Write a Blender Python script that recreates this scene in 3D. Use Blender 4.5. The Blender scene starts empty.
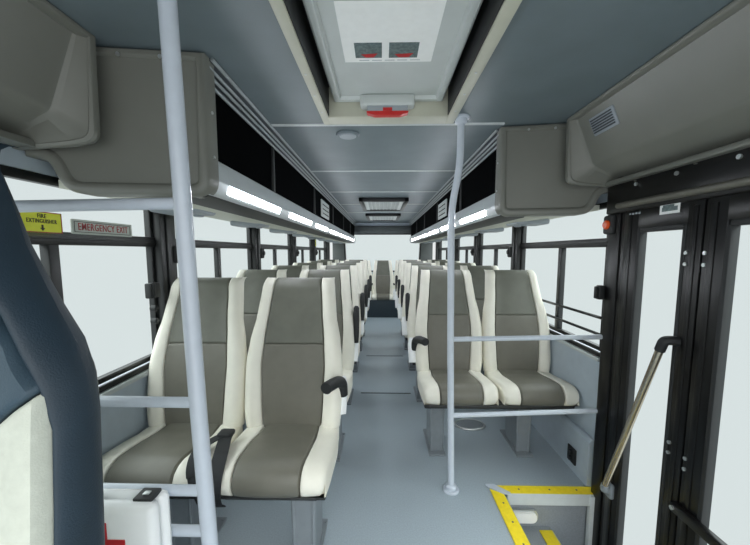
import bpy, bmesh, math, random
from mathutils import Vector, Matrix
random.seed(4)
S = bpy.context.scene
COL = S.collection
XC = 0.02                      # centre line of the bus
HW = 1.11                      # half width of the saloon
XL, XR = XC - HW, XC + HW
ZC = 1.87                      # ceiling height
YB = 7.50                      # back wall
YF = -0.55                     # front end of the floor (windscreen side)

# ---------------------------------------------------------------- materials
def lin(c):
    return tuple(((v / 255) / 12.92 if v / 255 <= .04045 else ((v / 255 + .055) / 1.055) ** 2.4) for v in c) + (1,)

def mat(name, rgb, rough=.5, metal=0, noise=0, nscale=40, bump=0, bscale=300, spec=.5, coat=0, trans=None, emit=0, aniso=None):
    m = bpy.data.materials.new(name); m.use_nodes = True
    nt = m.node_tree; b = nt.nodes['Principled BSDF']
    c = lin(rgb)
    b.inputs['Base Color'].default_value = c
    b.inputs['Roughness'].default_value = rough
    b.inputs['Metallic'].default_value = metal
    b.inputs['Specular IOR Level'].default_value = spec
    b.inputs['Coat Weight'].default_value = coat
    tc = nt.nodes.new('ShaderNodeTexCoord')
    if noise:
        n = nt.nodes.new('ShaderNodeTexNoise'); n.inputs['Scale'].default_value = nscale
        n.inputs['Detail'].default_value = 4
        r = nt.nodes.new('ShaderNodeValToRGB')
        r.color_ramp.elements[0].position = .3; r.color_ramp.elements[1].position = .7
        r.color_ramp.elements[0].color = tuple(v * (1 - noise) for v in c[:3]) + (1,)
        r.color_ramp.elements[1].color = tuple(min(1, v * (1 + noise)) for v in c[:3]) + (1,)
        nt.links.new(tc.outputs['Object'], n.inputs['Vector'])
        nt.links.new(n.outputs['Fac'], r.inputs['Fac'])
        nt.links.new(r.outputs['Color'], b.inputs['Base Color'])
    if bump:
        n2 = nt.nodes.new('ShaderNodeTexNoise'); n2.inputs['Scale'].default_value = bscale
        bp = nt.nodes.new('ShaderNodeBump'); bp.inputs['Strength'].default_value = bump
        bp.inputs['Distance'].default_value = .002
        nt.links.new(tc.outputs['Object'], n2.inputs['Vector'])
        nt.links.new(n2.outputs['Fac'], bp.inputs['Height'])
        nt.links.new(bp.outputs['Normal'], b.inputs['Normal'])
    if name == 'charcoal rack liner': b.inputs['IOR'].default_value = 1.08
    if emit:
        b.inputs['Emission Color'].default_value = c
        b.inputs['Emission Strength'].default_value = emit
    return m

def glass_mat(name, tint=(246, 250, 250), gloss=.06):
    m = bpy.data.materials.new(name); m.use_nodes = True
    nt = m.node_tree; nt.nodes.clear()
    o = nt.nodes.new('ShaderNodeOutputMaterial'); mx = nt.nodes.new('ShaderNodeMixShader')
    t = nt.nodes.new('ShaderNodeBsdfTransparent'); g = nt.nodes.new('ShaderNodeBsdfGlossy')
    lw = nt.nodes.new('ShaderNodeLayerWeight'); lw.inputs['Blend'].default_value = .12
    mr = nt.nodes.new('ShaderNodeMapRange'); mr.inputs['To Min'].default_value = .002; mr.inputs['To Max'].default_value = .012
    nt.links.new(lw.outputs['Facing'], mr.inputs['Value'])
    t.inputs['Color'].default_value = lin(tint); g.inputs['Roughness'].default_value = .28
    nt.links.new(mr.outputs[0], mx.inputs['Fac'])
    nt.links.new(t.outputs[0], mx.inputs[1]); nt.links.new(g.outputs[0], mx.inputs[2])
    nt.links.new(mx.outputs[0], o.inputs['Surface'])
    return m

M = dict(
    olive=mat('olive leatherette', (108, 106, 96), .42, noise=.06, nscale=18, bump=.25, bscale=420),
    olive_dark=mat('olive headrest leatherette', (102, 103, 93), .45, noise=.08, nscale=14, bump=.25, bscale=420),
    cream=mat('cream leatherette', (234, 231, 218), .45, noise=.03, nscale=16, bump=.25, bscale=420),
    navy=mat('navy leatherette', (29, 47, 60), .5, noise=.08, nscale=15, bump=.3, bscale=350),
    slate=mat('slate leatherette', (52, 71, 84), .5, noise=.08, nscale=15, bump=.3, bscale=350),
    drivercream=mat('grey cream cloth', (196, 200, 188), .7, noise=.05, nscale=60, bump=.3, bscale=350),
    moulded=mat('warm grey moulded plastic', (114, 115, 108), .33, noise=.03, nscale=9, bump=.08, bscale=500),
    ceiling=mat('blue grey ceiling laminate', (100, 112, 117), .44, noise=.07, nscale=6, bump=.05, bscale=90),
    strip=mat('pale ceiling strip', (190, 196, 196), .4, noise=.03),
    hatch=mat('pale grey hatch plastic', (188, 194, 192), .4, noise=.03, nscale=12),
    hatchframe=mat('beige hatch frame', (184, 184, 168), .45, noise=.04, nscale=12),
    floor=mat('blue grey vinyl', (158, 170, 178), .38, noise=.09, nscale=160, bump=.12, bscale=500),
    stepfloor=mat('grey step vinyl', (136, 142, 147), .45, noise=.09, nscale=160, bump=.12, bscale=500),
    darkfloor=mat('dark vinyl', (46, 58, 66), .4, noise=.12, nscale=120, bump=.1),
    wall=mat('grey blue wall panel', (176, 188, 198), .42, noise=.04, nscale=20),
    paint=mat('pale blue grey pole paint', (190, 198, 208), .28, noise=.03, nscale=30, coat=.3),
    legmetal=mat('grey powder coat', (124, 131, 136), .35, noise=.05, nscale=30),
    black=mat('black window frame', (18, 20, 21), .38, noise=.1, nscale=30),
    gloss=mat('gloss black door paint', (13, 13, 13), .3, noise=.1, nscale=25, spec=.35),
    rubber=mat('black rubber', (30, 32, 33), .6, noise=.1, nscale=40),
    belt=mat('black webbing', (34, 36, 38), .7, noise=.15, nscale=300),
    liner=mat('charcoal rack liner', (9, 10, 11), .6, noise=.08, nscale=20, spec=.06),
    darkgrey=mat('dark grey strip', (44, 46, 46), .5, noise=.05),
    alu=mat('brushed aluminium', (196, 200, 200), .35, metal=.75, noise=.05, nscale=25),
    railalu=mat('satin rail aluminium', (158, 166, 168), .5, metal=.2, noise=.04, nscale=25),
    fascia=mat('satin grey fascia', (196, 202, 204), .32, metal=.15, noise=.03, nscale=20),
    under=mat('ivory rack underside', (206, 208, 194), .5, noise=.03, nscale=20),
    tracksteel=mat('dull track steel', (112, 110, 102), .4, metal=.4, noise=.08, nscale=30),
    steel=mat('brass toned steel tube', (176, 166, 148), .22, metal=.9, noise=.05, nscale=30),
    led=mat('led strip', (244, 248, 255), .4, emit=45, noise=0),
    white=mat('white plastic', (240, 242, 242), .35, noise=.02, nscale=20),
    red=mat('red plastic', (190, 30, 28), .4, noise=.05),
    redprint=mat('red print', (178, 28, 34), .5, noise=.05),
    redfaint=mat('dull red print', (152, 48, 52), .5, noise=.05),
    orange=mat('orange lens', (232, 84, 24), .3, noise=.05, coat=.5),
    yellow=mat('safety yellow', (240, 214, 36), .5, noise=.07, nscale=60, bump=.2),
    signyellow=mat('sign yellow', (222, 226, 44), .5, noise=.04),
    signgrey=mat('sign grey', (172, 178, 170), .5, noise=.04),
    paper=mat('paper white', (236, 238, 236), .6, noise=.02),
    ink=mat('dark ink', (52, 50, 44), .6, noise=.05),
    picture=mat('print grey green', (92, 108, 108), .5, noise=.35, nscale=90),
    vent=mat('grille grey', (150, 158, 164), .45, noise=.03),
    ventdark=mat('grille dark', (58, 64, 70), .6, noise=.05),
    lampwhite=mat('step lamp lens', (240, 240, 236), .3, noise=.02),
    quarter=mat('grey quarter panel', (86, 92, 92), .6, noise=.08, nscale=12),
    glass=glass_mat('window glass'),
)

# ---------------------------------------------------------------- mesh helpers
def link(name, bm, m, parent=None, smooth=35):
    bmesh.ops.recalc_face_normals(bm, faces=bm.faces[:])
    me = bpy.data.meshes.new(name); bm.to_mesh(me); bm.free()
    if smooth:
        me.shade_smooth(); me.set_sharp_from_angle(angle=math.radians(smooth))
    me.materials.append(M[m] if isinstance(m, str) else m)
    o = bpy.data.objects.new(name, me); COL.objects.link(o)
    if parent: o.parent = parent
    return o

def empty(name, loc=(0, 0, 0), rz=0):
    o = bpy.data.objects.new(name, None); COL.objects.link(o)
    o.empty_display_size = .1; o.location = loc; o.rotation_euler = (0, 0, rz)
    return o

def tag(o, label=None, cat=None, group=None, kind=None):
    if label: o['label'] = label
    if cat: o['category'] = cat
    if group: o['group'] = group
    if kind: o['kind'] = kind
    return o

def struct(o, label=None):
    o['kind'] = 'structure'
    if label: o['label'] = label
    return o

def copy_tree(o, parent=None):
    c = o.copy(); COL.objects.link(c)
    if parent: c.parent = parent
    for ch in list(o.children): copy_tree(ch, c)
    return c

def box(bm, x0, x1, y0, y1, z0, z1, bev=0, seg=2):
    t = bmesh.new()
    bmesh.ops.create_cube(t, size=1)
    bmesh.ops.scale(t, vec=(x1 - x0, y1 - y0, z1 - z0), verts=t.verts)
    bmesh.ops.translate(t, vec=((x0 + x1) / 2, (y0 + y1) / 2, (z0 + z1) / 2), verts=t.verts)
    if bev:
        bmesh.ops.bevel(t, geom=t.edges[:], offset=bev, segments=seg, affect='EDGES', profile=.5)
    merge(bm, t)
    return bm

def merge(bm, t):
    me = bpy.data.meshes.new('tmp'); t.to_mesh(me); t.free(); bm.from_mesh(me); bpy.data.meshes.remove(me)

def B(*a, **k): return box(bmesh.new(), *a, **k)

def rounded_path(pts, r, n=5):
    """polyline with rounded corners"""
    P = [Vector(p) for p in pts]; out = [P[0]]
    for i in range(1, len(P) - 1):
        a, b, c = P[i - 1], P[i], P[i + 1]
        d = min(r, (a - b).length * .49, (c - b).length * .49)
        p0 = b + (a - b).normalized() * d; p1 = b + (c - b).normalized() * d
        for k in range(n + 1):
            t = k / n; out.append((1 - t) ** 2 * p0 + 2 * t * (1 - t) * b + t * t * p1)
    out.append(P[-1]); return out

def tube(bm, pts, r, seg=14, cap=True, flat=None):
    P = [Vector(p) for p in pts]; rings = []
    up = None
    for i, p in enumerate(P):
        d = (P[min(i + 1, len(P) - 1)] - P[max(i - 1, 0)]).normalized()
        if up is None:
            up = Vector((0, 0, 1)) if abs(d.z) < .9 else Vector((1, 0, 0))
        s = d.cross(up).normalized(); up = s.cross(d).normalized()
        rr = r[i] if isinstance(r, (list, tuple)) else r
        rings.append([bm.verts.new(p + (s * math.cos(2 * math.pi * k / seg) + up * math.sin(2 * math.pi * k / seg) * (flat or 1)) * rr) for k in range(seg)])
    for a, b in zip(rings, rings[1:]):
        for k in range(seg):
            bm.faces.new((a[k], a[(k + 1) % seg], b[(k + 1) % seg], b[k]))
    if cap:
        bm.faces.new(rings[0][::-1]); bm.faces.new(rings[-1])
    return bm

def disc(bm, c, axis, r, h, seg=20, bev=0):
    """cylinder from c along axis"""
    a = Vector(axis).normalized(); c = Vector(c)
    if bev:
        tube(bm, [c, c + a * (h - bev), c + a * h], [r, r, r - bev], seg)
    else:
        tube(bm, [c, c + a * h], r, seg)
    return bm

def prism(bm, poly, y0, y1, plane='xz'):
    """extrude a 2-D outline; plane xz is extruded along y, yz along x, xy along z"""
    def p(q, t):
        if plane == 'xz': return (q[0], t, q[1])
        if plane == 'yz': return (t, q[0], q[1])
        return (q[0], q[1], t)
    a = [bm.verts.new(p(q, y0)) for q in poly]; b = [bm.verts.new(p(q, y1)) for q in poly]
    n = len(poly)
    fa = bm.faces.new(a); fb = bm.faces.new(b[::-1])
    for i in range(n):
        bm.faces.new((a[i], b[i], b[(i + 1) % n], a[(i + 1) % n]))
    return fa, fb

def round_poly(pts, rs, n=6):
    """closed 2-D outline with rounded corners (rs: radius or list)"""
    out = []; N = len(pts)
    for i in range(N):
        a, b, c = Vector(pts[i - 1]), Vector(pts[i]), Vector(pts[(i + 1) % N])
        r = rs[i] if isinstance(rs, (list, tuple)) else rs
        if r <= 0: out.append(tuple(b)); continue
        d = min(r, (a - b).length * .49, (c - b).length * .49)
        p0 = b + (a - b).normalized() * d; p1 = b + (c - b).normalized() * d
        for k in range(n + 1):
            t = k / n; out.append(tuple((1 - t) ** 2 * p0 + 2 * t * (1 - t) * b + t * t * p1))
    return out

def text(name, s, size, m, parent, mw, depth=.0006, sx=1):
    cu = bpy.data.curves.new(name, 'FONT'); cu.body = s; cu.size = size; cu.extrude = depth
    cu.align_x = 'CENTER'; cu.align_y = 'CENTER'; cu.resolution_u = 3; cu.offset = size * .006; cu.space_character = 1.12
    t = bpy.data.objects.new('tmp_text', cu); COL.objects.link(t)
    bpy.context.view_layer.update()
    dg = bpy.context.evaluated_depsgraph_get()
    me = bpy.data.meshes.new_from_object(t.evaluated_get(dg))
    bpy.data.objects.remove(t); bpy.data.curves.remove(cu)
    me.transform(mw @ Matrix.Diagonal((sx, 1, 1, 1)))
    me.materials.clear(); me.materials.append(M[m])
    o = bpy.data.objects.new(name, me); COL.objects.link(o); o.parent = parent
    return o

def interp(tab, v):
    if v <= tab[0][0]: return tab[0][1]
    for (a, x), (b, y) in zip(tab, tab[1:]):
        if v <= b:
            t = (v - a) / (b - a); t = t * t * (3 - 2 * t) * .5 + t * .5
            return x + (y - x) * t
    return tab[-1][1]

def edge_drop(d, r):
    if d >= r: return 0
    k = 1 - d / r
    return r * (1 - math.sqrt(max(0, 1 - k * k)))

def cosp(n):
    return [.5 - .5 * math.cos(math.pi * i / (n - 1)) for i in range(n)]

def closed_pad(front, back):
    """front/back: rows of points [j][i] -> closed solid"""
    bm = bmesh.new()
    f = [[bm.verts.new(p) for p in r] for r in front]; b = [[bm.verts.new(p) for p in r] for r in back]
    J, I = len(f), len(f[0])
    for j in range(J - 1):
        for i in range(I - 1):
            bm.faces.new((f[j][i], f[j][i + 1], f[j + 1][i + 1], f[j + 1][i]))
            bm.faces.new((b[j][i], b[j + 1][i], b[j + 1][i + 1], b[j][i + 1]))
    for j in range(J - 1):
        for i in (0, I - 1):
            bm.faces.new((f[j][i], f[j + 1][i], b[j + 1][i], b[j][i]))
    for i in range(I - 1):
        for j in (0, J - 1):
            bm.faces.new((f[j][i], f[j][i + 1], b[j][i + 1], b[j][i]))
    return bm

# ---------------------------------------------------------------- seats
def back_piece(cx, lo, hi, v0, v1, rl, rr, rt, rb, shape, nu=13, nv=26):
    """one upholstered piece of a backrest between lateral curves lo(v) and hi(v)"""
    front, back = [], []
    for tv in cosp(nv):
        va, vz = (v0(.2) if callable(v0) else v0), (v1(.2) if callable(v1) else v1)
        v = va + (vz - va) * tv
        L = shape['length']
        a, b = lo(v), hi(v); rf, rk = [], []
        for tu in cosp(nu):
            u = a + (b - a) * tu
            vb, vt = (v0(u) if callable(v0) else v0), (v1(u) if callable(v1) else v1)
            v = vb + (vt - vb) * tv
            yc, zc = shape['line'](v)
            w = shape['w'](v)
            drop = edge_drop(u - a, rl) + edge_drop(b - u, rr)
            drop += edge_drop((vt - v) * L, rt) + edge_drop((v - vb) * L, rb)
            prot = shape['prot'](u / w, v)
            th = shape['th'](v)
            rf.append((cx + u, yc - prot + drop, zc))
            bd = edge_drop(w - abs(u), shape.get('rback', .05)) + edge_drop((1 - v) * L, shape.get('rback', .05))
            rk.append((cx + u, max(yc + th - bd, yc - prot + drop + .004), zc))
        front.append(rf); back.append(rk)
    return closed_pad(front, back)

W_T = [(0, .214), (.12, .224), (.42, .225), (.58, .212), (.74, .190), (.93, .178), (1, .170)]
C_T = [(0, .132), (.2, .140), (.42, .146), (.6, .138), (.8, .124), (1, .112)]
def seat_line(v):
    return (.165 * v + .022 * math.sin(math.pi * min(1, v * 1.15)) * -1 + (.02 * max(0, v - .8) / .2 * .3), .445 + .675 * v)
SEAT = dict(line=seat_line, length=.71, w=lambda v: interp(W_T, v), th=lambda v: .085 - .03 * v,
            prot=lambda q, v: (.030 * math.exp(-((abs(q) - .86) / .22) ** 2) * (1 - .55 * max(0, v - .5) * 2) + .012 * (1 - q * q)))

CUSH = [(.03, .462), (-.02, .457), (-.09, .458), (-.17, .470), (-.245, .478), (-.30, .482), (-.334, .475), (-.358, .457), (-.370, .432), (-.367, .405), (-.350, .388)]
CW = [(0, .210), (.3, .220), (.62, .216), (.85, .210), (1, .202)]
CC = [(0, .122), (.35, .130), (.6, .128), (.8, .122), (1, .120)]

def cush_piece(cx, lo, hi, rl, rr, prof=CUSH, nu=11, zb=.385):
    # resample the side profile
    P = [Vector((0, y, z)) for y, z in prof]
    L = [0]
    for a, b in zip(P, P[1:]): L.append(L[-1] + (b - a).length)
    front, back = [], []
    n = 30
    for j in range(n):
        s = L[-1] * j / (n - 1); k = 0
        while k < len(L) - 2 and s > L[k + 1]: k += 1
        t = (s - L[k]) / (L[k + 1] - L[k]); p = P[k].lerp(P[k + 1], t)
        tan = (P[min(k + 2, len(P) - 1)] - P[max(k - 1, 0)]).normalized() if True else None
        nrm = Vector((0, tan.z, -tan.y)).normalized()
        if nrm.z < 0 and p.y > -.3: nrm = -nrm
        q = j / (n - 1); a, b = lo(q), hi(q); rf, rk = [], []
        for tu in cosp(nu):
            u = a + (b - a) * tu
            d = edge_drop(u - a, rl) + edge_drop(b - u, rr)
            crown = .012 * (1 - (u / .22) ** 2)
            pt = p + nrm * (crown - d)
            rf.append((cx + u, pt.y, pt.z)); rk.append((cx + u, min(p.y + .01, pt.y + .03) if p.z < .45 else p.y, min(zb, pt.z - .004)))
        front.append(rf); back.append(rk)
    return closed_pad(front, back)

def single_seat(root, cx, shape=SEAT):
    w = shape['w']; c = lambda v: interp(C_T, v); g = .0015
    bk = link('backrest', back_piece(cx, lambda v: -c(v) + g, lambda v: c(v) - g, 0, .56, .007, .007, .006, .02, shape), 'olive', root, 50)
    link('headrest_panel', back_piece(cx, lambda v: -c(v) + g, lambda v: c(v) - g, .562, 1, .007, .007, .05, .006, shape), 'olive_dark', bk, 50)
    link('bolster', back_piece(cx, lambda v: -w(v), lambda v: -c(v) - g, 0, 1, .035, .008, .05, .02, shape), 'cream', bk, 50)
    link('bolster', back_piece(cx, lambda v: c(v) + g, lambda v: w(v), 0, 1, .008, .035, .05, .02, shape), 'cream', bk, 50)
    W = lambda q: interp(CW, q); K = lambda q: interp(CC, q)
    cu = link('cushion', cush_piece(cx, lambda q: -K(q) + g, lambda q: K(q) - g, .010, .010), 'olive', root, 50)
    link('bolster', cush_piece(cx, lambda q: -W(q), lambda q: -K(q) - g, .024, .010), 'cream', cu, 50)
    link('bolster', cush_piece(cx, lambda q: K(q) + g, lambda q: W(q), .010, .024), 'cream', cu, 50)

def leg_bm(x, dy=0):
    bm = bmesh.new()
    # folded sheet pedestal, wider at the foot
    for sx in (-.036, .030):
        prism(bm, [(-.27, .345), (-.06, .345), (-.08, .012), (-.25, .012)], x + sx, x + sx + .006, 'yz')
    prism(bm, [(x - .042, .345), (x + .042, .345), (x + .034, .012), (x - .034, .012)], -.275, -.268, 'xz')
    tube(bm, [(x - .040, -.272, .345), (x - .034, -.272, .012)], .008, 8); tube(bm, [(x + .040, -.272, .345), (x + .034, -.272, .012)], .008, 8)
    box(bm, x - .05, x + .05, -.32, -.01, 0, .012, .003)
    for yy in (-.30, -.03):
        disc(bm, (x + .043, yy, .012), (0, 0, 1), .007, .006, 8)
    bmesh.ops.translate(bm, vec=(0, dy, 0), verts=bm.verts)
    return bm

def armrest_parts(root, x, up):
    sd = 1 if x > 0 else -1
    bm = bmesh.new()
    # white hinge cover on the side of the backrest
    tube(bm, [(x - .012, .035, .50), (x - .012, .075, .62), (x - .012, .085, .66)], [.030, .036, .024], 10)
    br = link('armrest_bracket', bm, 'white', root)
    bm = bmesh.new()
    if up:
        p = [(x + .008, .040, .63), (x + .008, .045, .70), (x + .008, .062, .80), (x + .008, .075, .865), (x + .008, .078, .878)]
        tube(bm, p, [.016, .021, .022, .020, .010], 12)
    else:
        p = [(x, .045, .59), (x, .03, .655), (x - .018 * sd, -.03, .678), (x - .045 * sd, -.10, .683), (x - .050 * sd, -.115, .682)]
        tube(bm, rounded_path(p, .03), .025, 14)
    link('armrest', bm, 'rubber', root)

def make_double(side, up):
    """side +1: aisle on +x"""
    root = empty('double_seat')
    single_seat(root, -.226); single_seat(root, .226)
    bm = B(-.430, .430, -.325, .02, .345, .388, .006)
    tube(bm, [(-.40, -.335, .370), (.40, -.335, .370)], .013, 10)
    link('seat_frame', bm, 'darkgrey', root)
    dy = 0 if side > 0 else .08
    link('leg', leg_bm(.335 * side, dy), 'legmetal', root)
    link('leg', leg_bm(-.14 * side if side > 0 else .20, dy), 'legmetal', root)
    bm = bmesh.new()
    for c in (-.222, .222):
        prism(bm, round_poly([(c - .15, .46), (c + .15, .46), (c + .11, 1.05), (c - .11, 1.05)], .04), .0, .006, 'xz')
    # lean the shell with the backrest
    for v in bm.verts:
        t = (v.co.z - .445) / .675
        v.co.y += seat_line(t)[0] + .085 - .03 * t
    link('back_shell', bm, 'legmetal', root)
    armrest_parts(root, .452 * side, up)
    return root

ORD = ['first', 'second', 'third', 'fourth', 'fifth', 'sixth', 'seventh']
LX, RX = XC - .652, XC + .660
PITCH = .755

protoL = make_double(1, True); protoR = make_double(-1, True)
firstL = make_double(1, False); firstR = make_double(-1, False)
# lap belt lying between the cushions of the first left seat
def ribbon(pts, w, th=.004):
    bm = bmesh.new(); P = [Vector(p) for p in pts]; rows = []
    for i, p in enumerate(P):
        d = (P[min(i + 1, len(P) - 1)] - P[max(i - 1, 0)]).normalized()
        s = d.cross(Vector((0, 0, 1)) if abs(d.z) < .8 else Vector((0, -1, 0))).normalized(); n = s.cross(d).normalized()
        rows.append([bm.verts.new(p + s * w / 2 + n * th / 2), bm.verts.new(p - s * w / 2 + n * th / 2), bm.verts.new(p - s * w / 2 - n * th / 2), bm.verts.new(p + s * w / 2 - n * th / 2)])
    for a, b in zip(rows, rows[1:]):
        for k in range(4): bm.faces.new((a[k], a[(k + 1) % 4], b[(k + 1) % 4], b[k]))
    bm.faces.new(rows[0][::-1]); bm.faces.new(rows[-1]); return bm
sb = link('seat_belt', ribbon(rounded_path([(-.005, -.15, .496), (.005, -.19, .503), (.028, -.26, .506), (.044, -.31, .508), (.050, -.358, .478), (.050, -.383, .43), (.046, -.378, .37), (.044, -.34, .33)], .04), .05), 'belt', firstL)
link('seat_belt', ribbon(rounded_path([(-.005, -.15, .503), (-.03, -.19, .505), (-.052, -.25, .506), (-.056, -.30, .508), (-.044, -.352, .480), (-.024, -.378, .44), (.0, -.372, .37)], .06), .034), 'belt', firstL)
link('belt_buckle', box(bmesh.new(), -.035, .025, -.185, -.13, .494, .517, .010), 'rubber', sb)

rowsL = [1.475 + PITCH * i for i in range(6)]
rowsR = [2.215 + PITCH * i for i in range(5)]
def near(i, n, side):
    if i == 0: return 'with lowered black armrest, at the front of the row beside the windows with the sign plate' if side == 'l' else 'with lowered black armrest, behind the pole and rails by the steps'
    return None
for i, y in enumerate(rowsL):
    o = firstL if i == 0 else (protoL if i == 1 else copy_tree(protoL))
    o.location = (LX, y, 0)
    lab = ('cream and olive double seat with a black lap belt, behind the first aid case' if i == 0 else
           'cream and olive double seat, %s back from the front on the side without the door' % ORD[i])
    tag(o, lab, 'bus seat', 'double seats beside the aisle')
for i, y in enumerate(rowsR):
    o = firstR if i == 0 else (protoR if i == 1 else copy_tree(protoR))
    o.location = (RX, y, 0)
    lab = ('cream and olive double seat behind the bent pole by the door steps' if i == 0 else
           'cream and olive double seat, %s back from the front on the door side' % ORD[i])
    tag(o, lab, 'bus seat', 'double seats beside the aisle')

# rear bench across the back
rear = empty('rear_bench_seat', (XC + .01, 6.74, -.05))
for k in range(5):
    single_seat(rear, (k - 2) * .432)
link('plinth', B(-1.08, 1.08, -.36, .08, .05, .385, .008), 'darkfloor', rear)
for x in (-.216, .216):
    bm = bmesh.new()
    tube(bm, rounded_path([(x, .06, .62), (x, .02, .66), (x, -.10, .665), (x, -.14, .66)], .03), .017, 12)
    a = link('armrest', bm, 'rubber', rear)
tag(rear, 'five place rear bench on a dark plinth across the back of the bus', 'bus seat')

# ---------------------------------------------------------------- driver seat
drv = empty('driver_seat', (-.736, .49, .36))
DW = [(0, .25), (.3, .258), (.55, .258), (.61, .252), (.66, .234), (.71, .202), (.77, .172), (.83, .143), (.91, .115), (.96, .094), (1, .07)]
DC = [(0, .235), (.35, .238), (.56, .235), (.66, .195), (.8, .11), (1, .03)]
DSH = dict(line=lambda v: (.10 * v - .06, .10 + .98 * v), length=.98, w=lambda v: interp(DW, v), th=lambda v: .125 - .045 * v,
           prot=lambda q, v: .035 * math.exp(-((abs(q) - .84) / .2) ** 2) * (1 - .6 * v) + .015 * (1 - q * q), rback=.06)
dc = lambda v: interp(DC, v); dw = DSH['w']
bk = link('backrest', back_piece(0, lambda v: -dc(v), lambda v: dc(v), 0, lambda u: .42 + .75 * abs(u), .015, .015, .012, .03, DSH), 'drivercream', drv, 50)
link('headrest_panel', back_piece(0, lambda v: -dc(v), lambda v: dc(v), lambda u: .423 + .75 * abs(u), 1, .015, .015, .06, .012, DSH), 'slate', bk, 50)
link('bolster', back_piece(0, lambda v: -dw(v), lambda v: -dc(v) - .002, 0, 1, .05, .015, .06, .03, DSH), 'navy', bk, 50)
link('bolster', back_piece(0, lambda v: dc(v) + .002, lambda v: dw(v), 0, 1, .015, .05, .06, .03, DSH), 'navy', bk, 50)
link('cushion', B(-.25, .25, -.50, .0, .07, .19, .04, 4), 'navy', drv)
link('base', B(-.2, .2, -.42, -.04, 0, .072, .01), 'rubber', drv)
tag(drv, 'navy and cream driver seat with tall backrest beside the first aid case', 'driver seat')

# ---------------------------------------------------------------- floor, steps
SX0, SY0, SY1 = .585, .62, 1.685        # step well
bm = bmesh.new()
box(bm, XL, SX0, YF, SY1, -.06, 0); box(bm, XL, XR, SY1, YB, -.06, 0); box(bm, SX0, XR, YF, SY0, -.06, 0)
bmesh.ops.remove_doubles(bm, verts=bm.verts, dist=.0001)
struct(link('floor', bm, 'floor'), 'blue grey vinyl bus floor')
bm = bmesh.new()
box(bm, SX0 - .02, SX0, SY0, SY1, -.60, -.06); box(bm, SX0, XR, SY1, SY1 + .02, -.60, -.06); box(bm, SX0, XR, SY0 - .02, SY0, -.60, -.06)
box(bm, SX0, .89, SY0, SY1, -.26, -.20); box(bm, .87, .89, SY0, SY1, -.44, -.26); box(bm, SX0, XR + .05, SY0, SY1, -.47, -.42)
struct(link('floor_steps', bm, 'stepfloor'), 'grey vinyl entrance steps by the door')
platform = struct(link('floor_platform', B(XL, -.47, YF, .775, 0, .36, .01), 'floor'), 'raised platform under the driver seat')
for i, y in enumerate((3.98, 2.9)):
    struct(link('trim_%d' % (i + 1), B(XC - .20, XC + .24, y, y + .012, 0, .0025), 'darkgrey'))
# yellow nosings
ns = empty('step_edge_strip', (SX0 + .018, SY1, 0))
prism_bm = bmesh.new(); prism(prism_bm, [(-.03, .028), (XR - SX0 - .02, .028), (XR - SX0 - .02, -.03), (.035, -.03)], .001, .007, 'xy')
link('yellow_strip', prism_bm, 'yellow', ns)
prism_bm = bmesh.new(); prism(prism_bm, [(-.03, .0), (.030, -.035), (.045, SY0 - SY1), (-.025, SY0 - SY1)], .001, .007, 'xy')
link('yellow_strip', prism_bm, 'yellow', ns)
bm = bmesh.new(); prism(bm, [(-.045, .035), (.0, .035), (.065, -.025), (.065, -.045), (.03, -.04), (-.045, .02)], .007, .010, 'xy')
link('corner_plate', bm, 'paint', ns)
link('metal_edge', B(.05, XR - SX0 - .03, -.034, -.028, -.055, .006), 'strip', ns)
link('metal_edge', B(.03, .036, SY0 - SY1, -.05, -.055, .002), 'alu', ns)
for x in (.12, .28, .42): link('screw', disc(bmesh.new(), (x, 0, .007), (0, 0, 1), .005, .0015, 8), 'olive', ns)
for y in (-.10, -.22, -.34): link('screw', disc(bmesh.new(), (.005, y, .007), (0, 0, 1), .005, .0015, 8), 'olive', ns)
tag(ns, 'yellow anti slip edging with metal corner around the top of the step well', 'step edging')
ls = empty('step_edge_strip', (.87, (SY0 + SY1) / 2, -.2))
link('yellow_strip', B(-.045, .02, -.5, .50, 0, .006, .001), 'yellow', ls)
link('metal_edge', B(.02, .024, -.5, .50, -.03, .006), 'alu', ls)
tag(ls, 'yellow anti slip edging on the lower entrance step', 'step edging')
lp = empty('step_lamp', (.738, SY1 - .01, -.135))
bm = bmesh.new(); prism(bm, round_poly([(-.075, -.028), (.075, -.028), (.075, .028), (-.075, .028)], .028), -.018, .004, 'xz')
link('lens', bm, 'lampwhite', lp)
bm = bmesh.new(); prism(bm, round_poly([(-.085, -.036), (.085, -.036), (.085, .036), (-.085, .036)], .034), -.006, .006, 'xz')
link('rim', bm, 'alu', lp)
tag(lp, 'small oval white lamp on the riser of the step well', 'lamp')
tag(link('corner_strip', B(1.072, 1.10, 1.640, 1.668, -.42, .0, .003), 'strip'), 'upright bare aluminium corner strip at the end of the step well', 'metal strip')
# oval floor cover under the first seat on the door side
fc = empty('floor_cover', (.64, 2.36, 0))
bm = bmesh.new(); disc(bm, (0, 0, 0), (0, 0, 1), .085, .012, 24, .005); bmesh.ops.scale(bm, vec=(1.15, .8, 1), verts=bm.verts); link('lid', bm, 'legmetal', fc)
bm = bmesh.new(); tube(bm, [(.105 * math.cos(a * .2618), .075 * math.sin(a * .2618), .006) for a in range(25)], .006, 8, False); link('rim', bm, 'alu', fc)
tag(fc, 'small oval grey floor cover under the seat behind the pole', 'floor cover')

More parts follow.
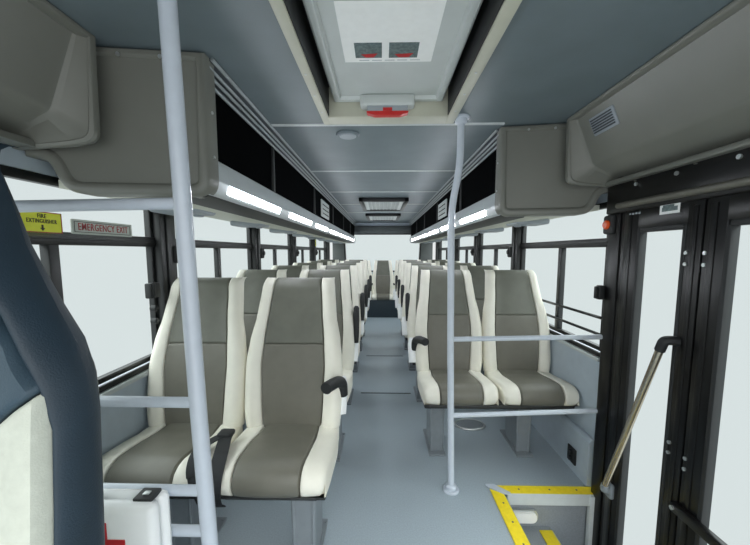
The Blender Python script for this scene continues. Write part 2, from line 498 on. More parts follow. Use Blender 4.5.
# ---------------------------------------------------------------- walls, windows
SILL, HEAD, RAILZ = .72, 1.50, 1.295
YD = 1.70     # rear side of door opening
def wall(side):
    s = -1 if side == 'left' else 1
    x0 = XL if s < 0 else XR
    a, b = sorted((x0, x0 + s * .05)); bm = bmesh.new()
    segs = [(YF, YB)] if s < 0 else [(YF, .62), (YD, YB)]
    for p, q in segs:
        box(bm, a, b, p, q, -.05, SILL)
    box(bm, a, b, YF, YB, HEAD, ZC + .03)
    o = struct(link('wall_' + side, bm, 'wall'), 'grey blue wall panel, %s side' % side)
    return o
wall('left'); wall('right')
# sill trims, lower ledges
n = 3
for s, x, y0, y1 in ((-1, XL, YF, YB), (1, XR, YD, YB)):
    a, b = sorted((x - s * .010, x))
    struct(link('trim_%d' % n, B(a, b, y0 + .02, y1 - .03, SILL - .012, SILL + .012, .003), 'black')); n += 1
    a, b = sorted((x - s * .022, x))
    struct(link('trim_%d' % n, B(a, b, y0 + .02, y1 - .03, SILL - .034, SILL - .014, .003), 'strip')); n += 1
bm = bmesh.new(); prism(bm, [(XR, .26), (XR - .02, .262), (XR - .035, .245), (XR - .035, .0), (XR, .0)], YD + .02, 6.0, 'xz')
struct(link('baseboard_right', bm, 'wall'), 'boxed ledge along the foot of the door side wall')
bm = bmesh.new(); prism(bm, [(XL, .26), (XL + .02, .262), (XL + .035, .245), (XL + .035, .0), (XL, .0)], .80, 6.0, 'xz')
struct(link('baseboard_left', bm, 'wall'))
# socket on the ledge
sk = empty('wall_socket', (XR - .035, 1.86, .095))
bm = B(-.010, .0, -.04, .04, -.045, .045, .004); link('plate', bm, 'rubber', sk)
bm = bmesh.new()
for z in (-.018, .018): disc(bm, (-.010, 0, z), (-1, 0, 0), .014, .012, 12)
link('outlets', bm, 'black', sk)
tag(sk, 'black socket plate low on the wall beside the door pillar', 'socket')

def pillar(s, y, w, idx):
    x = XL if s < 0 else XR
    bm = bmesh.new()
    a, b = sorted((x - s * .03, x + s * .05)); box(bm, a, b, y - w / 2, y + w / 2, SILL - .01, HEAD + .0, .008)
    a, b = sorted((x - s * .04, x - s * .028)); box(bm, a, b, y - w * .22, y + w * .22, SILL, HEAD, .004)
    struct(link('trim_%d' % idx, bm, 'black'), 'black window pillar')
def bell(s, y, z, lab, m='rubber'):
    x = (XL if s < 0 else XR) - s * .026
    o = empty('bell_button', (x, y, z))
    bm = B(min(0, -s * .028), max(0, -s * .028), -.035, .035, -.045, .045, .012); link('housing', bm, 'rubber', o)
    bm = bmesh.new(); disc(bm, (-s * .026, 0, 0), (-s, 0, 0), .022, .014, 16, .006); link('button', bm, m, o)
    tag(o, lab, 'bell push', 'bell pushes on the window pillars')
def window(idx, s, y0, y1, mull, bars=False, top=True, lab=None):
    x = XL if s < 0 else XR
    ctr = x + s * .022
    w = empty('window_%d' % idx, (ctr, (y0 + y1) / 2, SILL)); struct(w, lab)
    h = HEAD - SILL; L = (y1 - y0) / 2
    bm = bmesh.new()
    for a, b, c, d in ((-L, L, .012, .035), (-L, L, h - .03, h), (-L, -L + .025, .012, h), (L - .025, L, .012, h)):
        box(bm, -.014, .014, a, b, c, d, .003)
    link('window_frame', bm, 'black', w)
    bm = B(-.022, .022, -L, L, RAILZ - SILL - .023, RAILZ - SILL + .023, .005)
    box(bm, -.028, .028, -L, L, RAILZ - SILL - .004, RAILZ - SILL + .006, .002)
    link('window_rail', bm, 'black', w)
    if mull:
        bm = B(-.016, .016, mull - (y0 + y1) / 2 - .02, mull - (y0 + y1) / 2 + .02, .03, RAILZ - SILL, .004)
        link('mullion', bm, 'black', w)
    if bars:
        for z in (.825, .912):
            bm = bmesh.new(); tube(bm, [(-s * .03, -L, z - SILL), (-s * .03, L, z - SILL)], .008, 10)
            link('safety_bar', bm, 'black', w)
    link('window_pane', B(-.002, .002, -L + .01, L - .01, .02, h - .01), 'glass', w, 0)
lp_y = [1.69, 2.93, 4.18, 5.43, 6.85]; n = 10
prev = -.10
for i, y in enumerate(lp_y):
    window(i + 1, -1, prev + .055, y - .055, (1.124 if i == 0 else (prev + y) / 2 - .02))
    pillar(-1, y, .12 if i < 4 else .3, n); n += 1; prev = y
window(11, -1, YF, -.155, None)
pillar(-1, -.10, .11, n); n += 1
rp_y = [2.87, 4.05, 5.23, 6.85]; prev = 1.68
for i, y in enumerate(rp_y):
    window(i + 6, 1, prev + .055, y - .055, (2.20 if i == 0 else (prev + y) / 2 + .0), bars=True)
    pillar(1, y, .12 if i < 3 else .3, n); n += 1; prev = y
nm = ['first', 'second', 'third', 'fourth']
for i, y in enumerate(lp_y[:4]):
    bell(-1, y + .048, 1.235, ['red faced bell push on the black pillar behind the sign plate', 'dark bell push on the second black pillar past the sign plate', 'dark bell push on the third black pillar past the sign plate', 'dark bell push on the fourth black pillar past the sign plate'][i], 'red' if i == 0 else 'rubber')
for i, y in enumerate(rp_y[:3]):
    bell(1, y + .048, 1.245, ['dark bell push on the first black window pillar behind the door', 'dark bell push on the second window pillar behind the door', 'dark bell push on the third window pillar behind the door'][i])

o = empty('window_latch', (XL + .012, 1.555, 1.07))
link('body', B(-.0, .03, -.04, .032, -.035, .035, .006), 'rubber', o); link('lever', B(.025, .036, -.03, -.01, -.03, .04, .004), 'rubber', o)
for z in (-.085, -.145): link('knob', disc(bmesh.new(), (-.0, 0, z), (1, 0, 0), .014, .03, 14, .006), 'rubber', o)
tag(o, 'black latch block with two small knobs on the pillar edge below the sign plate', 'latch')
o = empty('window_latch', (1.092, 1.668, 1.05))
link('body', B(-.03, .0, -.0, .03, -.035, .035, .006), 'rubber', o); link('lever', B(-.045, -.028, .005, .02, -.03, .03, .004), 'rubber', o)
tag(o, 'black latch block on the pillar behind the door', 'latch')

# back wall with rear window
bm = bmesh.new()
box(bm, XL, XR, YB, YB + .06, -.05, .80)
box(bm, XL, XR, YB, YB + .06, 1.645, ZC + .03)
struct(link('wall_back', bm, 'wall'), 'rear wall under the back window')
struct(link('trim_%d' % n, B(XL, XR, YB - .08, YB, 1.645, 1.80, .03), 'quarter'), 'dark grey header over the rear window'); n += 1
for s in (-1, 1):
    q = [(XC + s * .84, 1.645), (XC + s * 1.09, 1.645), (XC + s * 1.09, .80), (XC + s * .80, .80)]
    bm = bmesh.new(); prism(bm, q, YB - .05, YB + .05, 'xz')
    struct(link('trim_%d' % n, bm, 'quarter'), 'grey quarter panel beside the rear window'); n += 1
    q = [(XC + s * .825, 1.645), (XC + s * .85, 1.645), (XC + s * .815, .80), (XC + s * .785, .80)]
    bm = bmesh.new(); prism(bm, q, YB - .06, YB + .06, 'xz')
    struct(link('trim_%d' % n, bm, 'black')); n += 1
rw = struct(empty('window_10', (XC, YB + .03, .8)), 'rear window')
link('window_pane', B(-.82, .82, -.003, .003, .0, .845), 'glass', rw, 0)
bm = B(-.82, .82, -.02, .02, .815, .845, .004); box(bm, -.82, .82, -.02, .02, .0, .03, .004); link('window_frame', bm, 'black', rw)

# ---------------------------------------------------------------- ceiling
HX0, HX1, HY0, HY1 = XC - .262, XC + .280, .60, 1.61
bm = bmesh.new()
box(bm, XL, HX0, YF, HY1, ZC, ZC + .05); box(bm, HX1, XR, YF, HY1, ZC, ZC + .05)
box(bm, HX0, HX1, YF, HY0, ZC, ZC + .05); box(bm, XL, XR, HY1, YB, ZC, ZC + .05)
struct(link('ceiling', bm, 'ceiling'), 'blue grey laminate ceiling')
for y in (1.735, 2.70, 3.62, 4.55, 5.5):
    bm = bmesh.new(); prism(bm, [(y - .012, ZC), (y - .008, ZC - .005), (y + .008, ZC - .005), (y + .012, ZC)], XC - .575, XC + .575, 'yz')
    struct(link('trim_%d' % n, bm, 'strip'), 'pale strip across the ceiling'); n += 1

# roof hatch
ht = empty('roof_hatch', (XC + .01, HY1, ZC))
fx0, fx1, fy0 = HX0 - XC - .01, HX1 - XC - .01, HY0 - HY1
bm = bmesh.new()
w = .05
for a, b, c, d in ((fx0 - .035, fx0, fy0 - w, .09), (fx1, fx1 + .042, fy0 - w, .09), (fx0 - .002, fx1 + .002, 0, .09), (fx0, fx1, fy0 - w, fy0)):
    box(bm, a, b, c, d, -.014, 0, .004)
link('frame', bm, 'hatchframe', ht)
link('frame_lining', B(fx0, fx1, -.005, .0, -.012, .12), 'hatchframe', ht)
link('frame_lining', B(fx0, fx1, fy0, fy0 + .005, -.012, .12), 'hatchframe', ht)
link('side_seal', B(fx0, fx0 + .004, fy0 + .005, -.005, -.008, .12), 'rubber', ht)
link('side_seal', B(fx1 - .004, fx1, fy0 + .005, -.005, -.008, .12), 'rubber', ht)
bm = bmesh.new()
pl = round_poly([(fx0 + .028, fy0 + .03), (fx1 - .028, fy0 + .03), (fx1 - .028, -.008), (fx0 + .028, -.008)], 0)
fa, fb = prism(bm, pl, .052, .115, 'xy')
bmesh.ops.recalc_face_normals(bm, faces=bm.faces[:])
bmesh.ops.inset_region(bm, faces=[fa], thickness=.010, depth=.006)
bmesh.ops.inset_region(bm, faces=[fa], thickness=.030, depth=0)
bmesh.ops.inset_region(bm, faces=[fa], thickness=.010, depth=-.014)
lid = link('hatch_lid', bm, 'hatch', ht)
ZL = .060
link('gasket', B(fx0 - .004, fx1 + .004, fy0 - .004, .004, .1155, .13), 'black', ht)
hs = link('handle_housing', B(-.125, .114, -.065, -.006, .012, .062, .012, 3), 'hatch', ht)
bm = bmesh.new(); prism(bm, round_poly([(-.098, -.010), (.088, -.010), (.084, -.018), (.05, -.027), (-.06, -.027), (-.094, -.018)], .006), -.060, -.030, 'xz')
link('release_handle', bm, 'red', hs)
link('cover_window', B(-.094, .084, -.058, -.034, -.011, .014, .002), 'vent', hs)
link('release_pin', B(-.025, .015, -.0605, -.057, -.009, .004), 'red', hs)
for y in (-.06, -.22, -.38):
    for x in (fx0 - .02, fx1 + .02): link('screw', disc(bmesh.new(), (x, y, -.014), (0, 0, -1), .0045, .002, 8), 'alu', ht)
# notice on the lid
NY = -.312
st = link('notice_sticker', B(-.162, .146, NY - .30, NY, ZL - .0015, ZL + .001), 'paper', lid)
for x, w_ in ((-.122, .092), (-.006, .099)):
    p = link('printed_picture', B(x, x + w_, NY - .115, NY - .028, ZL - .0022, ZL - .0014), 'picture', st)
    q = bmesh.new(); prism(q, [(x + .02, NY - .050), (x + w_ - .015, NY - .055), (x + w_ - .03, NY - .032), (x + .035, NY - .032)], ZL - .0028, ZL - .0021, 'xy')
    link('printed_seat', q, 'redprint', st)
for k in range(5): link('printed_line', B(-.11 + .045 * k, -.075 + .045 * k, NY - .014, NY - .011, ZL - .002, ZL - .0014), 'vent', st)
tag(ht, 'pale grey roof hatch with beige frame, white notice and red release handle', 'roof hatch')

# ceiling speaker
sp = empty('ceiling_speaker', (XC - .20, 1.80 + .07, ZC))
bm = bmesh.new(); disc(bm, (0, 0, 0), (0, 0, -1), .062, .012, 28, .006); link('rim', bm, 'ceiling', sp)
bm = bmesh.new(); disc(bm, (0, 0, -.012), (0, 0, -1), .045, .004, 28, .003); link('grille', bm, 'vent', sp)
tag(sp, 'small round speaker on the ceiling just behind the hatch', 'speaker')

# rear ceiling vents
def roof_vent(y, L, lab):
    o = empty('ceiling_vent', (XC + .005, y, ZC))
    bm = bmesh.new(); W = .29
    for a, b, c, d in ((-W, W, -L, -L + .06), (-W, W, L - .06, L), (-W, -W + .055, -L, L), (W - .055, W, -L, L)):
        box(bm, a, b, c, d, -.045, 0, .008)
    link('frame', bm, 'black', o)
    bm = bmesh.new()
    for a, b in ((-W + .055, -W + .10), (W - .10, W - .055)): box(bm, a, b, -L + .06, L - .06, -.035, -.002)
    link('side_flange', bm, 'hatch', o)
    link('backing', B(-W + .1, W - .1, -L + .06, L - .06, -.012, -.002), 'ventdark', o)
    bm = bmesh.new(); k = 14
    for i in range(k):
        yy = -L + .08 + (2 * L - .16) * i / (k - 1)
        box(bm, -W + .10, W - .10, yy - .008, yy + .008, -.030, -.012)
    for i in range(7):
        xx = -W + .14 + (2 * W - .28) * i / 6
        box(bm, xx - .004, xx + .004, -L + .06, L - .06, -.032, -.012)
    link('grille', bm, 'hatch', o)
    tag(o, lab, 'ceiling vent', 'grilled ceiling vents')
roof_vent(4.48, .48, 'black framed ceiling vent with pale grille, the one nearer the hatch')
roof_vent(6.12, .48, 'black framed ceiling vent next to the rear window')

# ---------------------------------------------------------------- luggage racks
def rack(s, y0, y1, led0, div0, y_in, y_out, lab):
    """s side; coordinates: d outward from the centre line"""
    o = empty('luggage_rack', (XC, 0, 0))
    X = lambda d: s * d
    def pr(poly, a, b):
        bm = bmesh.new(); prism(bm, [(X(d), z) for d, z in poly], a, b, 'xz'); return bm
    ya = y0 + .01
    # top rail: three aluminium ribs
    bm = bmesh.new()
    prism(bm, [(X(d), z) for d, z in [(.560, 1.868), (.572, 1.862), (.596, 1.845), (.604, 1.80), (.625, 1.80), (.625, 1.868)]][:], ya, y1, 'xz')
    link('top_rail', bm, 'ventdark', o); bm = bmesh.new()
    tube(bm, [(X(.566), ya, 1.864), (X(.566), y1, 1.864)], .0065, 8)
    for d, z in ((.585, 1.842), (.592, 1.824), (.600, 1.804)):
        tube(bm, [(X(d - .006), ya, z), (X(d - .006), y1, z)], .0055, 8)
    link('rail_rib', bm, 'railalu', o)
    # liner
    link('liner', pr([(.606, 1.80), (1.02, 1.80), (1.02, 1.50), (.62, 1.548), (.62, 1.54), (1.03, 1.49), (1.03, 1.81), (.606, 1.81)], ya, y1), 'liner', o, 0)
    link('door_panel', pr([(.603, 1.802), (.607, 1.802), (.612, 1.560), (.608, 1.560)], ya + .03, y1), 'liner', o, 0)
    # fascia
    link('fascia', pr(round_poly([(.602, 1.568), (.594, 1.566), (.578, 1.492), (.590, 1.448), (.599, 1.438), (.63, 1.438), (.63, 1.568)], [.004, .004, .006, .004, .004, 0, 0], 3), ya, y1), 'fascia', o)
    link('lower_strip', pr([(.598, 1.436), (.605, 1.432), (.72, 1.426), (.725, 1.442), (.60, 1.444)], ya, y1), 'darkgrey', o)
    link('underside', pr([(.722, 1.428), (.76, 1.424), (.82, 1.426), (1.105, 1.462), (1.105, 1.49), (.722, 1.47)], ya, y1), 'under', o)
    y = led0
    while y < y1 - .5:
        bm = bmesh.new()
        prism(bm, [(X(d), z) for d, z in [(.584, 1.487), (.5765, 1.486), (.5845, 1.459), (.592, 1.459)]], y, y + .63, 'xz')
        link('light_strip', bm, 'led', o); y += .84
    y = div0
    while y < y1:
        link('divider', B(*sorted((X(.594), X(.612))), y - .012, y + .012, 1.55, 1.815, .003), 'rubber', o); y += 1.12
    # service pods under the rack
    y = y0 + .35
    while y < y1 - .2:
        bm = B(*sorted((X(.78), X(.98))), y - .09, y + .09, 1.412, 1.445, .012)
        for k in (-.045, .045): disc(bm, (X(.84), y + k, 1.412), (0, 0, -1), .022, .008, 12, .004)
        link('service_pod', bm, 'vent', o); y += PITCH
    # pale slotted panel inside the mouth
    yv = 3.30
    bm = B(*sorted((X(.592), X(.602))), yv, yv + .46, 1.59, 1.75, .004); pn = link('slotted_panel', bm, 'hatch', o)
    bm = bmesh.new()
    for k in range(3): box(bm, *sorted((X(.590), X(.593))), yv + .05, yv + .41, 1.62 + .042 * k, 1.628 + .042 * k)
    link('slots', bm, 'liner', pn)
    link('end_cap', pr([(.60, 1.80), (1.03, 1.80), (1.03, 1.49), (.62, 1.54)], y1 - .02, y1), 'liner', o)
    # moulded end panel facing forward
    def ymap(d): return y_in + (y_out - y_in) * (d - .575) / (1.11 - .575)
    out = round_poly([(.575, 1.868), (.575, 1.430), (1.004, 1.430), (1.046, 1.532), (1.108, 1.540), (1.108, 1.868)], [0, .062, .066, .04, 0, 0], 8)
    bm = bmesh.new()
    fa, fb = prism(bm, [(X(d), z) for d, z in out], 0, .06, 'xz')
    bmesh.ops.recalc_face_normals(bm, faces=bm.faces[:])
    for t_, d_ in ((.004, .006), (.006, .005), (.018, 0), (.005, -.005), (.004, -.007)):
        bmesh.ops.inset_region(bm, faces=[fa], thickness=t_, depth=d_)
    for v in bm.verts: v.co.y += ymap(abs(v.co.x)) - .0
    ep = link('end_panel', bm, 'moulded', o, 50)
    for d in (.70, .82, .94): link('screw', disc(bmesh.new(), (X(d), ymap(d) - .010, 1.845), (0, -1, 0), .006, .004, 8), 'alu', ep)
    for z in (1.56, 1.70): link('screw', disc(bmesh.new(), (X(.575), y_in + .03, z), (-s, 0, 0), .005, .004, 8), 'alu', ep)
    return tag(o, lab, 'luggage rack', 'overhead luggage racks')
rack(-1, 1.14, 7.38, 1.27, 1.86, 1.12, 1.055, 'overhead luggage rack with light strips above the seats beside the sign plate')
rack(1, 1.80, 7.38, 2.02, 1.80 + .93, 1.775, 1.70, 'overhead luggage rack with light strips above the door side seats')

# overhead ducts in front of the racks
def duct(s, y0, y1, lab, vent):
    o = empty('overhead_duct', (XC, 0, 0))
    bm = bmesh.new(); rows = []
    # moulding with a mounting flange against the rack end panel
    flange = round_poly([(.850, 1.868), (.858, 1.575), (.915, 1.562), (1.03, 1.556), (1.106, 1.552)], [0, .05, .03, .03, 0], 6)
    body = round_poly([(.868, 1.868), (.962, 1.652), (.985, 1.640), (1.03, 1.612), (1.106, 1.572)], [0, .016, .012, .02, 0], 6)
    def section(y, t):
        return [((1 - t) * p[0] + t * q[0], y, (1 - t) * p[1] + t * q[1]) for p, q in zip(flange, body)]
    for y, t in ((y1, .0), (y1 - .012, -.02), (y1 - .020, .02), (y1 - .024, .12), (y1 - .022, .16), (y1 - .040, .82), (y1 - .050, .94), (y1 - .07, 1), (y0, 1)):
        rows.append([bm.verts.new((s * d, yy, z)) for d, yy, z in section(y, t)])
    for a, b in zip(rows, rows[1:]):
        for i in range(len(a) - 1): bm.faces.new((a[i], a[i + 1], b[i + 1], b[i]))
    wall0 = [(bm.verts.new((s * 1.106, r[-1].co.y, 1.868))) for r in rows]
    for i in range(len(rows) - 1):
        bm.faces.new((rows[i][-1], wall0[i], wall0[i + 1], rows[i + 1][-1])); bm.faces.new((wall0[i], rows[i][0], rows[i + 1][0], wall0[i + 1]))
    bm.faces.new(rows[0] + [wall0[0]]); bm.faces.new((rows[-1] + [wall0[-1]])[::-1])
    link('cover', bm, 'moulded', o, 24)
    # lip along the ceiling and along the lower edge
    bm = bmesh.new(); prism(bm, round_poly([(s * .848, 1.869), (s * .852, 1.855), (s * .872, 1.850), (s * .895, 1.858), (s * .90, 1.869)], .005, 3), y0, y1 - .004, 'xz')
    link('upper_lip', bm, 'moulded', o)
    bm = bmesh.new(); box(bm, *sorted((s * 1.035, s * 1.106)), y0, y1 - .02, 1.555, 1.575, .004)
    for k in range(4): disc(bm, (s * 1.06, y1 - .18 - .28 * k, 1.552), (0, 0, -1), .006, .003, 8)
    link('lower_lip', bm, 'moulded', o)
    if vent:
        g = B(-.076, .076, -.003, .006, -.039, .039, .003)
        ang = math.atan2(.094, .216)
        mw = Matrix.Translation((s * .902, 1.49, 1.788)) @ Matrix.Rotation(math.radians(90), 4, 'Z') @ Matrix.Rotation(-ang, 4, 'X')
        # face plane leans outward towards the bottom
        g2 = bmesh.new()
        for k in range(6):
            z = -.0285 + .0105 * k; box(g2, -.065, .065, .004, .010, z, z + .0055)
        for b_ in (g, g2): bmesh.ops.transform(b_, matrix=mw, verts=b_.verts)
        gr = link('air_grille', g, 'vent', o); link('slots', g2, 'ventdark', gr)
    return tag(o, lab, 'overhead duct')
duct(-1, YF, 1.036, 'warm grey moulded overhead cover above the driver seat', False)
duct(1, YF, 1.686, 'warm grey moulded overhead cover with air grille above the door', True)

# ---------------------------------------------------------------- poles and guard rails
def flange(bm, c, axis, r=.036):
    disc(bm, c, axis, r, .010, 20, .004); disc(bm, c, axis, r * .68, .034, 18, .008)
g = empty('guard_rail', (-.43, .80, 0))
X0 = -.43
link('pole', tube(bmesh.new(), [(0, 0, .004), (-.012, 0, .5), (-.024, 0, .88), (-.034, 0, 1.36), (-.042, 0, 1.71), (-.045, 0, ZC - .002)], .0195, 18), 'paint', g)
bm = bmesh.new(); flange(bm, (-.045, 0, ZC - .001), (0, 0, -1)); flange(bm, (0, 0, .001), (0, 0, 1)); link('pole_foot', bm, 'paint', g)
for z, xr in ((.878, -.024), (.645, -.02), (.534, -.014)):
    link('cross_rail', tube(bmesh.new(), [(xr, 0, z), (XL - X0 + .002, 0, z + .003)], .0135, 14), 'paint', g)
link('cross_rail', tube(bmesh.new(), [(-.034, 0, 1.362), (XL - X0 + .002, 0, 1.352)], .0140, 14), 'paint', g)
tag(g, 'pale grey pole with four cross rails behind the driver seat', 'guard rail')
g = empty('guard_rail', (.368, 1.682, 0))
link('pole', tube(bmesh.new(), rounded_path([(0, 0, .004), (-.022, -.01, .8), (-.035, -.02, 1.46), (.0, -.03, 1.64), (.0, -.03, ZC - .004)], .10, 6), .0165, 18), 'paint', g)
bm = bmesh.new(); flange(bm, (0, 0, .0), (0, 0, 1), .042); link('pole_foot', bm, 'paint', g)
bm = bmesh.new(); flange(bm, (0, -.03, ZC - .0), (0, 0, -1), .04); link('pole_collar', bm, 'paint', g)
for z0, z1 in ((.412, .445), (.812, .828)):
    link('cross_rail', tube(bmesh.new(), [(-.018, -.005, z0), (1.093 - .368, -.005, z1)], .0125, 14), 'paint', g)
tag(g, 'pale grey bent pole with two cross rails beside the door steps', 'guard rail')

# ---------------------------------------------------------------- door
# pillar behind the door
bm = B(1.092, XR + .05, 1.60, 1.685, -.45, 1.60, .012); box(bm, 1.10, XR + .05, 1.565, 1.605, -.45, 1.58, .006)
struct(link('trim_%d' % n, bm, 'gloss'), 'black pillar between the door and the windows'); n += 1
bm = B(1.08, XR + .04, .58, .68, -.45, 1.60, .01)
struct(link('trim_%d' % n, bm, 'gloss'), 'black pillar in front of the door'); n += 1
hd = struct(link('trim_%d' % n, B(1.082, XR + .03, .60, 1.69, 1.425, 1.565, .008), 'gloss'), 'black header beam over the door'); n += 1
for y in (1.50, 1.30, 1.08, .86): link('screw', disc(bmesh.new(), (1.082, y, 1.535), (-1, 0, 0), .008, .006, 8), 'alu', hd)
bm = bmesh.new(); tube(bm, [(1.072, 1.59, 1.455), (1.072, .70, 1.455)], .014, 12)
struct(link('trim_%d' % n, bm, 'tracksteel'), 'door track tube under the header'); n += 1
def leaf(idx, ya, yb, wl, wr, lab, extra):
    """ya rear edge, yb front edge; wl/wr stile widths"""
    o = struct(empty('door_%d' % idx, (1.105, yb, -.41)), lab)
    L = ya - yb; H = 1.84
    bm = bmesh.new()
    box(bm, -.018, .022, L - wl, L, 0, H, .006); box(bm, -.018, .022, 0, wr, 0, H, .006)
    box(bm, -.018, .022, wr - .01, L - wl + .01, H - .085, H, .006); box(bm, -.018, .022, wr - .01, L - wl + .01, 0, .10, .006)
    # raised folds on the stiles
    box(bm, -.022, -.015, L - wl * .55, L - wl * .25, .02, H - .02, .003); box(bm, -.022, -.015, wr * .3, wr * .62, .02, H - .02, .003)
    link('door_frame', bm, 'gloss', o)
    bm = bmesh.new()
    for a, b, c, d in ((wr - .005, wr + .012, .09, H - .08), (L - wl - .012, L - wl + .005, .09, H - .08), (wr, L - wl, .09, .105), (wr, L - wl, H - .10, H - .08)):
        box(bm, -.020, .01, a, b, c, d, .003)
    link('seal', bm, 'rubber', o)
    link('door_pane', B(-.002, .002, wr, L - wl, .09, H - .08), 'glass', o, 0)
    for z in (.905, .945, 1.615, 1.655) if idx == 1 else (.885, .925, 1.615, 1.655):
        link('bolt', disc(bmesh.new(), (-.018, wr * .8 if idx == 1 else L - wl * .17, z), (-1, 0, 0), .0068, .006, 8), 'alu', o)
    return o, L, H
d1, L1, H1 = leaf(1, 1.565, 1.185, .09, .065, 'rear leaf of the black folding door', True)
d2, L2, H2 = leaf(2, 1.180, .69, .08, .06, 'front leaf of the black folding door', True)
# sticker on the rear leaf
sk = empty('door_sticker', (1.105 - .019, 1.325, 1.414))
link('sheet', B(-.001, .0, -.045, .045, -.022, .022), 'paper', sk)
bm = B(-.0018, -.001, -.036, .034, -.012, .004); box(bm, -.0018, -.001, -.02, .030, .004, .012); link('printed_shape', bm, 'picture', sk)
tag(sk, 'small white sticker with a grey vehicle drawing at the top of the door', 'sticker')
bm = bmesh.new()
for k in range(4): box(bm, 1.084, 1.087, 1.47 + k * .018, 1.480 + k * .018, 1.408, 1.416, .001)
tag(link('door_lettering', bm, 'vent'), 'short row of small pale marks at the top corner of the door', 'marking')
# handrail across the rear leaf
hr = empty('door_handrail', (1.068, 1.265, .895))
link('tube', tube(bmesh.new(), [(-.02, .0, .0), (-.02, .25, -.745)], .0135, 16), 'steel', hr)
bm = bmesh.new(); tube(bm, rounded_path([(-.02, .005, -.015), (-.02, -.01, .025), (-.005, -.02, .03), (.020, -.025, .027)], .03), .0175, 14); link('elbow', bm, 'rubber', hr)
bm = bmesh.new(); tube(bm, rounded_path([(-.02, .245, -.73), (-.02, .254, -.76), (.0, .258, -.765), (.020, .26, -.765)], .02), .016, 14); box(bm, .0, .020, .235, .285, -.80, -.73, .006); link('lower_bracket', bm, 'legmetal', hr)
tag(hr, 'slanting steel handrail with black elbow on the folding door', 'handrail')
pb = empty('door_push_bar', (1.075, 1.19, .32))
link('bar', B(-.012, .012, -.46, -.0, -.018, .018, .005), 'gloss', pb)
bm = bmesh.new(); disc(bm, (-.012, -.015, 0), (-1, 0, 0), .008, .006, 8); link('bolt', bm, 'alu', pb)
tag(pb, 'black lower push bar across the front leaf of the door', 'push bar')
bell(1, 1.665, 1.377, 'bell push with bright orange face on the pillar behind the door', 'orange')

# ---------------------------------------------------------------- signs
def wall_sign(name, y, z, w, h, base, border, lab):
    o = empty(name, (XL + .017, y, z))
    bm = bmesh.new(); prism(bm, round_poly([(-w / 2, -h / 2), (w / 2, -h / 2), (w / 2, h / 2), (-w / 2, h / 2)], h * .08, 3), 0, .003, 'yz')
    link('plate', bm, base, o)
    return tag(o, lab, 'sign')
MW = Matrix(((0, 0, 1, .0036), (1, 0, 0, 0), (0, 1, 0, 0), (0, 0, 0, 1)))
def ring(o, w, h, t, m):
    bm = bmesh.new()
    for a, b, c, d in ((-w, w, -h, -h + t), (-w, w, h - t, h), (-w, -w + t, -h, h), (w - t, w, -h, h)): box(bm, .003, .0038, a, b, c, d)
    link('border', bm, m, o)
e = wall_sign('emergency_exit_sign', 1.310, 1.337, .285, .052, 'signgrey', 'ink', 'grey plate reading EMERGENCY EXIT in red on the window glass')
ring(e, .132, .019, .002, 'ink')
text('lettering', 'EMERGENCY EXIT', .036, 'redfaint', e, MW, sx=.74)
f = wall_sign('fire_extinguisher_sign', 1.066, 1.342, .134, .066, 'signyellow', 'ink', 'yellow sign reading FIRE EXTINGUISHER with down arrow on the window glass')
ring(f, .067, .033, .003, 'redfaint')
text('lettering', 'FIRE', .018, 'ink', f, Matrix.Translation((0, 0, .019)) @ MW, sx=.8)
text('lettering', 'EXTINGUISHER', .018, 'ink', f, Matrix.Translation((0, 0, .003)) @ MW, sx=.72)
bm = bmesh.new(); prism(bm, [(-.003, -.008), (.003, -.008), (.003, -.018), (.008, -.018), (0, -.027), (-.008, -.018), (-.003, -.018)], .003, .0038, 'yz'); link('arrow', bm, 'ink', f)
ys = empty('pillar_notice', (XL + .041, 5.43, 1.385))
link('sheet', B(0, .002, -.04, .04, -.05, .05), 'signyellow', ys); link('printed_bar', B(.002, .0026, -.02, .02, -.03, .02), 'ink', ys)
tag(ys, 'small yellow notice high on a pillar far down the side with the sign plate', 'notice')

# ---------------------------------------------------------------- first aid case
struct(link('trim_60', B(-1.0, -.49, .64, .79, .36, .42, .006), 'wall'))
fa_ = empty('first_aid_case', (-.73, .746, .42))
CW_, CH = .21, .250
def shell(y0, y1): return B(-CW_, CW_, y0, y1, 0, CH, .018, 3)
link('front_shell', shell(-.038, .0), 'white', fa_); link('rear_shell', shell(.002, .036), 'white', fa_)
bm = bmesh.new(); cx, cz, a, b = .080, .150, .021, .062
bm2 = bmesh.new(); prism(bm2, [(cx - a, cz - b), (cx + a, cz - b), (cx + a, cz - a), (cx + b, cz - a), (cx + b, cz + a), (cx + a, cz + a), (cx + a, cz + b), (cx - a, cz + b), (cx - a, cz + a), (cx - b, cz + a), (cx - b, cz - a), (cx - a, cz - a)], -.0405, -.036, 'xz')
link('lock_stud', disc(bmesh.new(), (.172, -.037, .105), (0, -1, 0), .008, .006, 12), 'rubber', fa_)
link('red_cross', bm2, 'redprint', fa_); bm.free()
for x in (-.12, .172):
    lt = link('latch', B(x - .022, x + .022, -.018, .022, CH - .004, CH + .006, .002), 'rubber', fa_)
    link('latch_button', B(x - .008, x + .008, -.006, .008, CH + .006, CH + .009, .002), 'alu', lt)
bm = bmesh.new(); tube(bm, rounded_path([(-.06, .0, CH - .002), (-.06, .0, CH + .012), (.06, .0, CH + .012), (.06, .0, CH - .002)], .012), .007, 10); link('carry_handle', bm, 'white', fa_)
tag(fa_, 'white first aid case with red cross between the driver seat and the rails', 'first aid case')

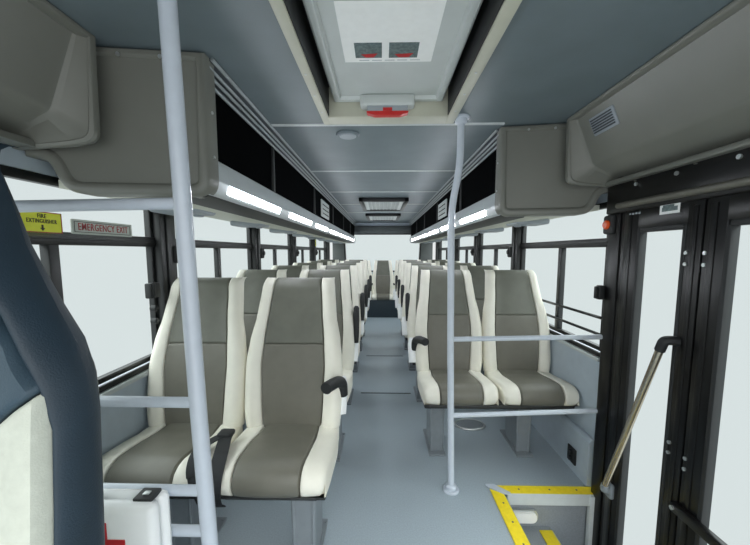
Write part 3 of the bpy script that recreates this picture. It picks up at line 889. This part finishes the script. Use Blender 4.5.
# ---------------------------------------------------------------- world, camera
w = bpy.data.worlds.new('studio'); S.world = w; w.use_nodes = True
nt = w.node_tree; bg = nt.nodes['Background']
tc = nt.nodes.new('ShaderNodeTexCoord'); sx = nt.nodes.new('ShaderNodeSeparateXYZ')
nt.links.new(tc.outputs['Generated'], sx.inputs[0])
# studio daylight: even white all round, brighter overhead and towards the windscreen end
rz = nt.nodes.new('ShaderNodeMapRange'); rz.inputs['From Min'].default_value = .22; rz.inputs['From Max'].default_value = .6
rz.inputs['To Min'].default_value = 0; rz.inputs['To Max'].default_value = 4.2
ry = nt.nodes.new('ShaderNodeMapRange'); ry.inputs['From Min'].default_value = .1; ry.inputs['From Max'].default_value = -.7
ry.inputs['To Min'].default_value = 0; ry.inputs['To Max'].default_value = .8
nt.links.new(sx.outputs['Z'], rz.inputs['Value']); nt.links.new(sx.outputs['Y'], ry.inputs['Value'])
ad = nt.nodes.new('ShaderNodeMath'); ad.operation = 'ADD'; ad.inputs[1].default_value = .83
ad2 = nt.nodes.new('ShaderNodeMath'); ad2.operation = 'ADD'
nt.links.new(rz.outputs[0], ad.inputs[0]); nt.links.new(ad.outputs[0], ad2.inputs[0]); nt.links.new(ry.outputs[0], ad2.inputs[1])
bg.inputs['Color'].default_value = (.97, 1.0, 1.0, 1)
nt.links.new(ad2.outputs[0], bg.inputs['Strength'])

f, v0, yaw, p = 340., 285.5, math.atan(6.5 / 340), math.atan(.1)
cd = bpy.data.cameras.new('camera'); cam = bpy.data.objects.new('camera', cd); COL.objects.link(cam)
cd.sensor_width = 36; cd.lens = 36 * f / 750; cd.shift_y = (v0 - 272.5) / 750
cd.clip_start = .02
cam.location = (0, 0, 1.25)
cam.rotation_euler = (math.pi / 2 - p, 0, yaw)
S.camera = cam
S.view_settings.view_transform = 'Standard'; S.view_settings.look = 'None'
S.view_settings.exposure = 0; S.view_settings.gamma = 1; S.view_settings.use_curve_mapping = False
S.cycles.max_bounces = 10; S.cycles.diffuse_bounces = 6; S.cycles.transparent_max_bounces = 16
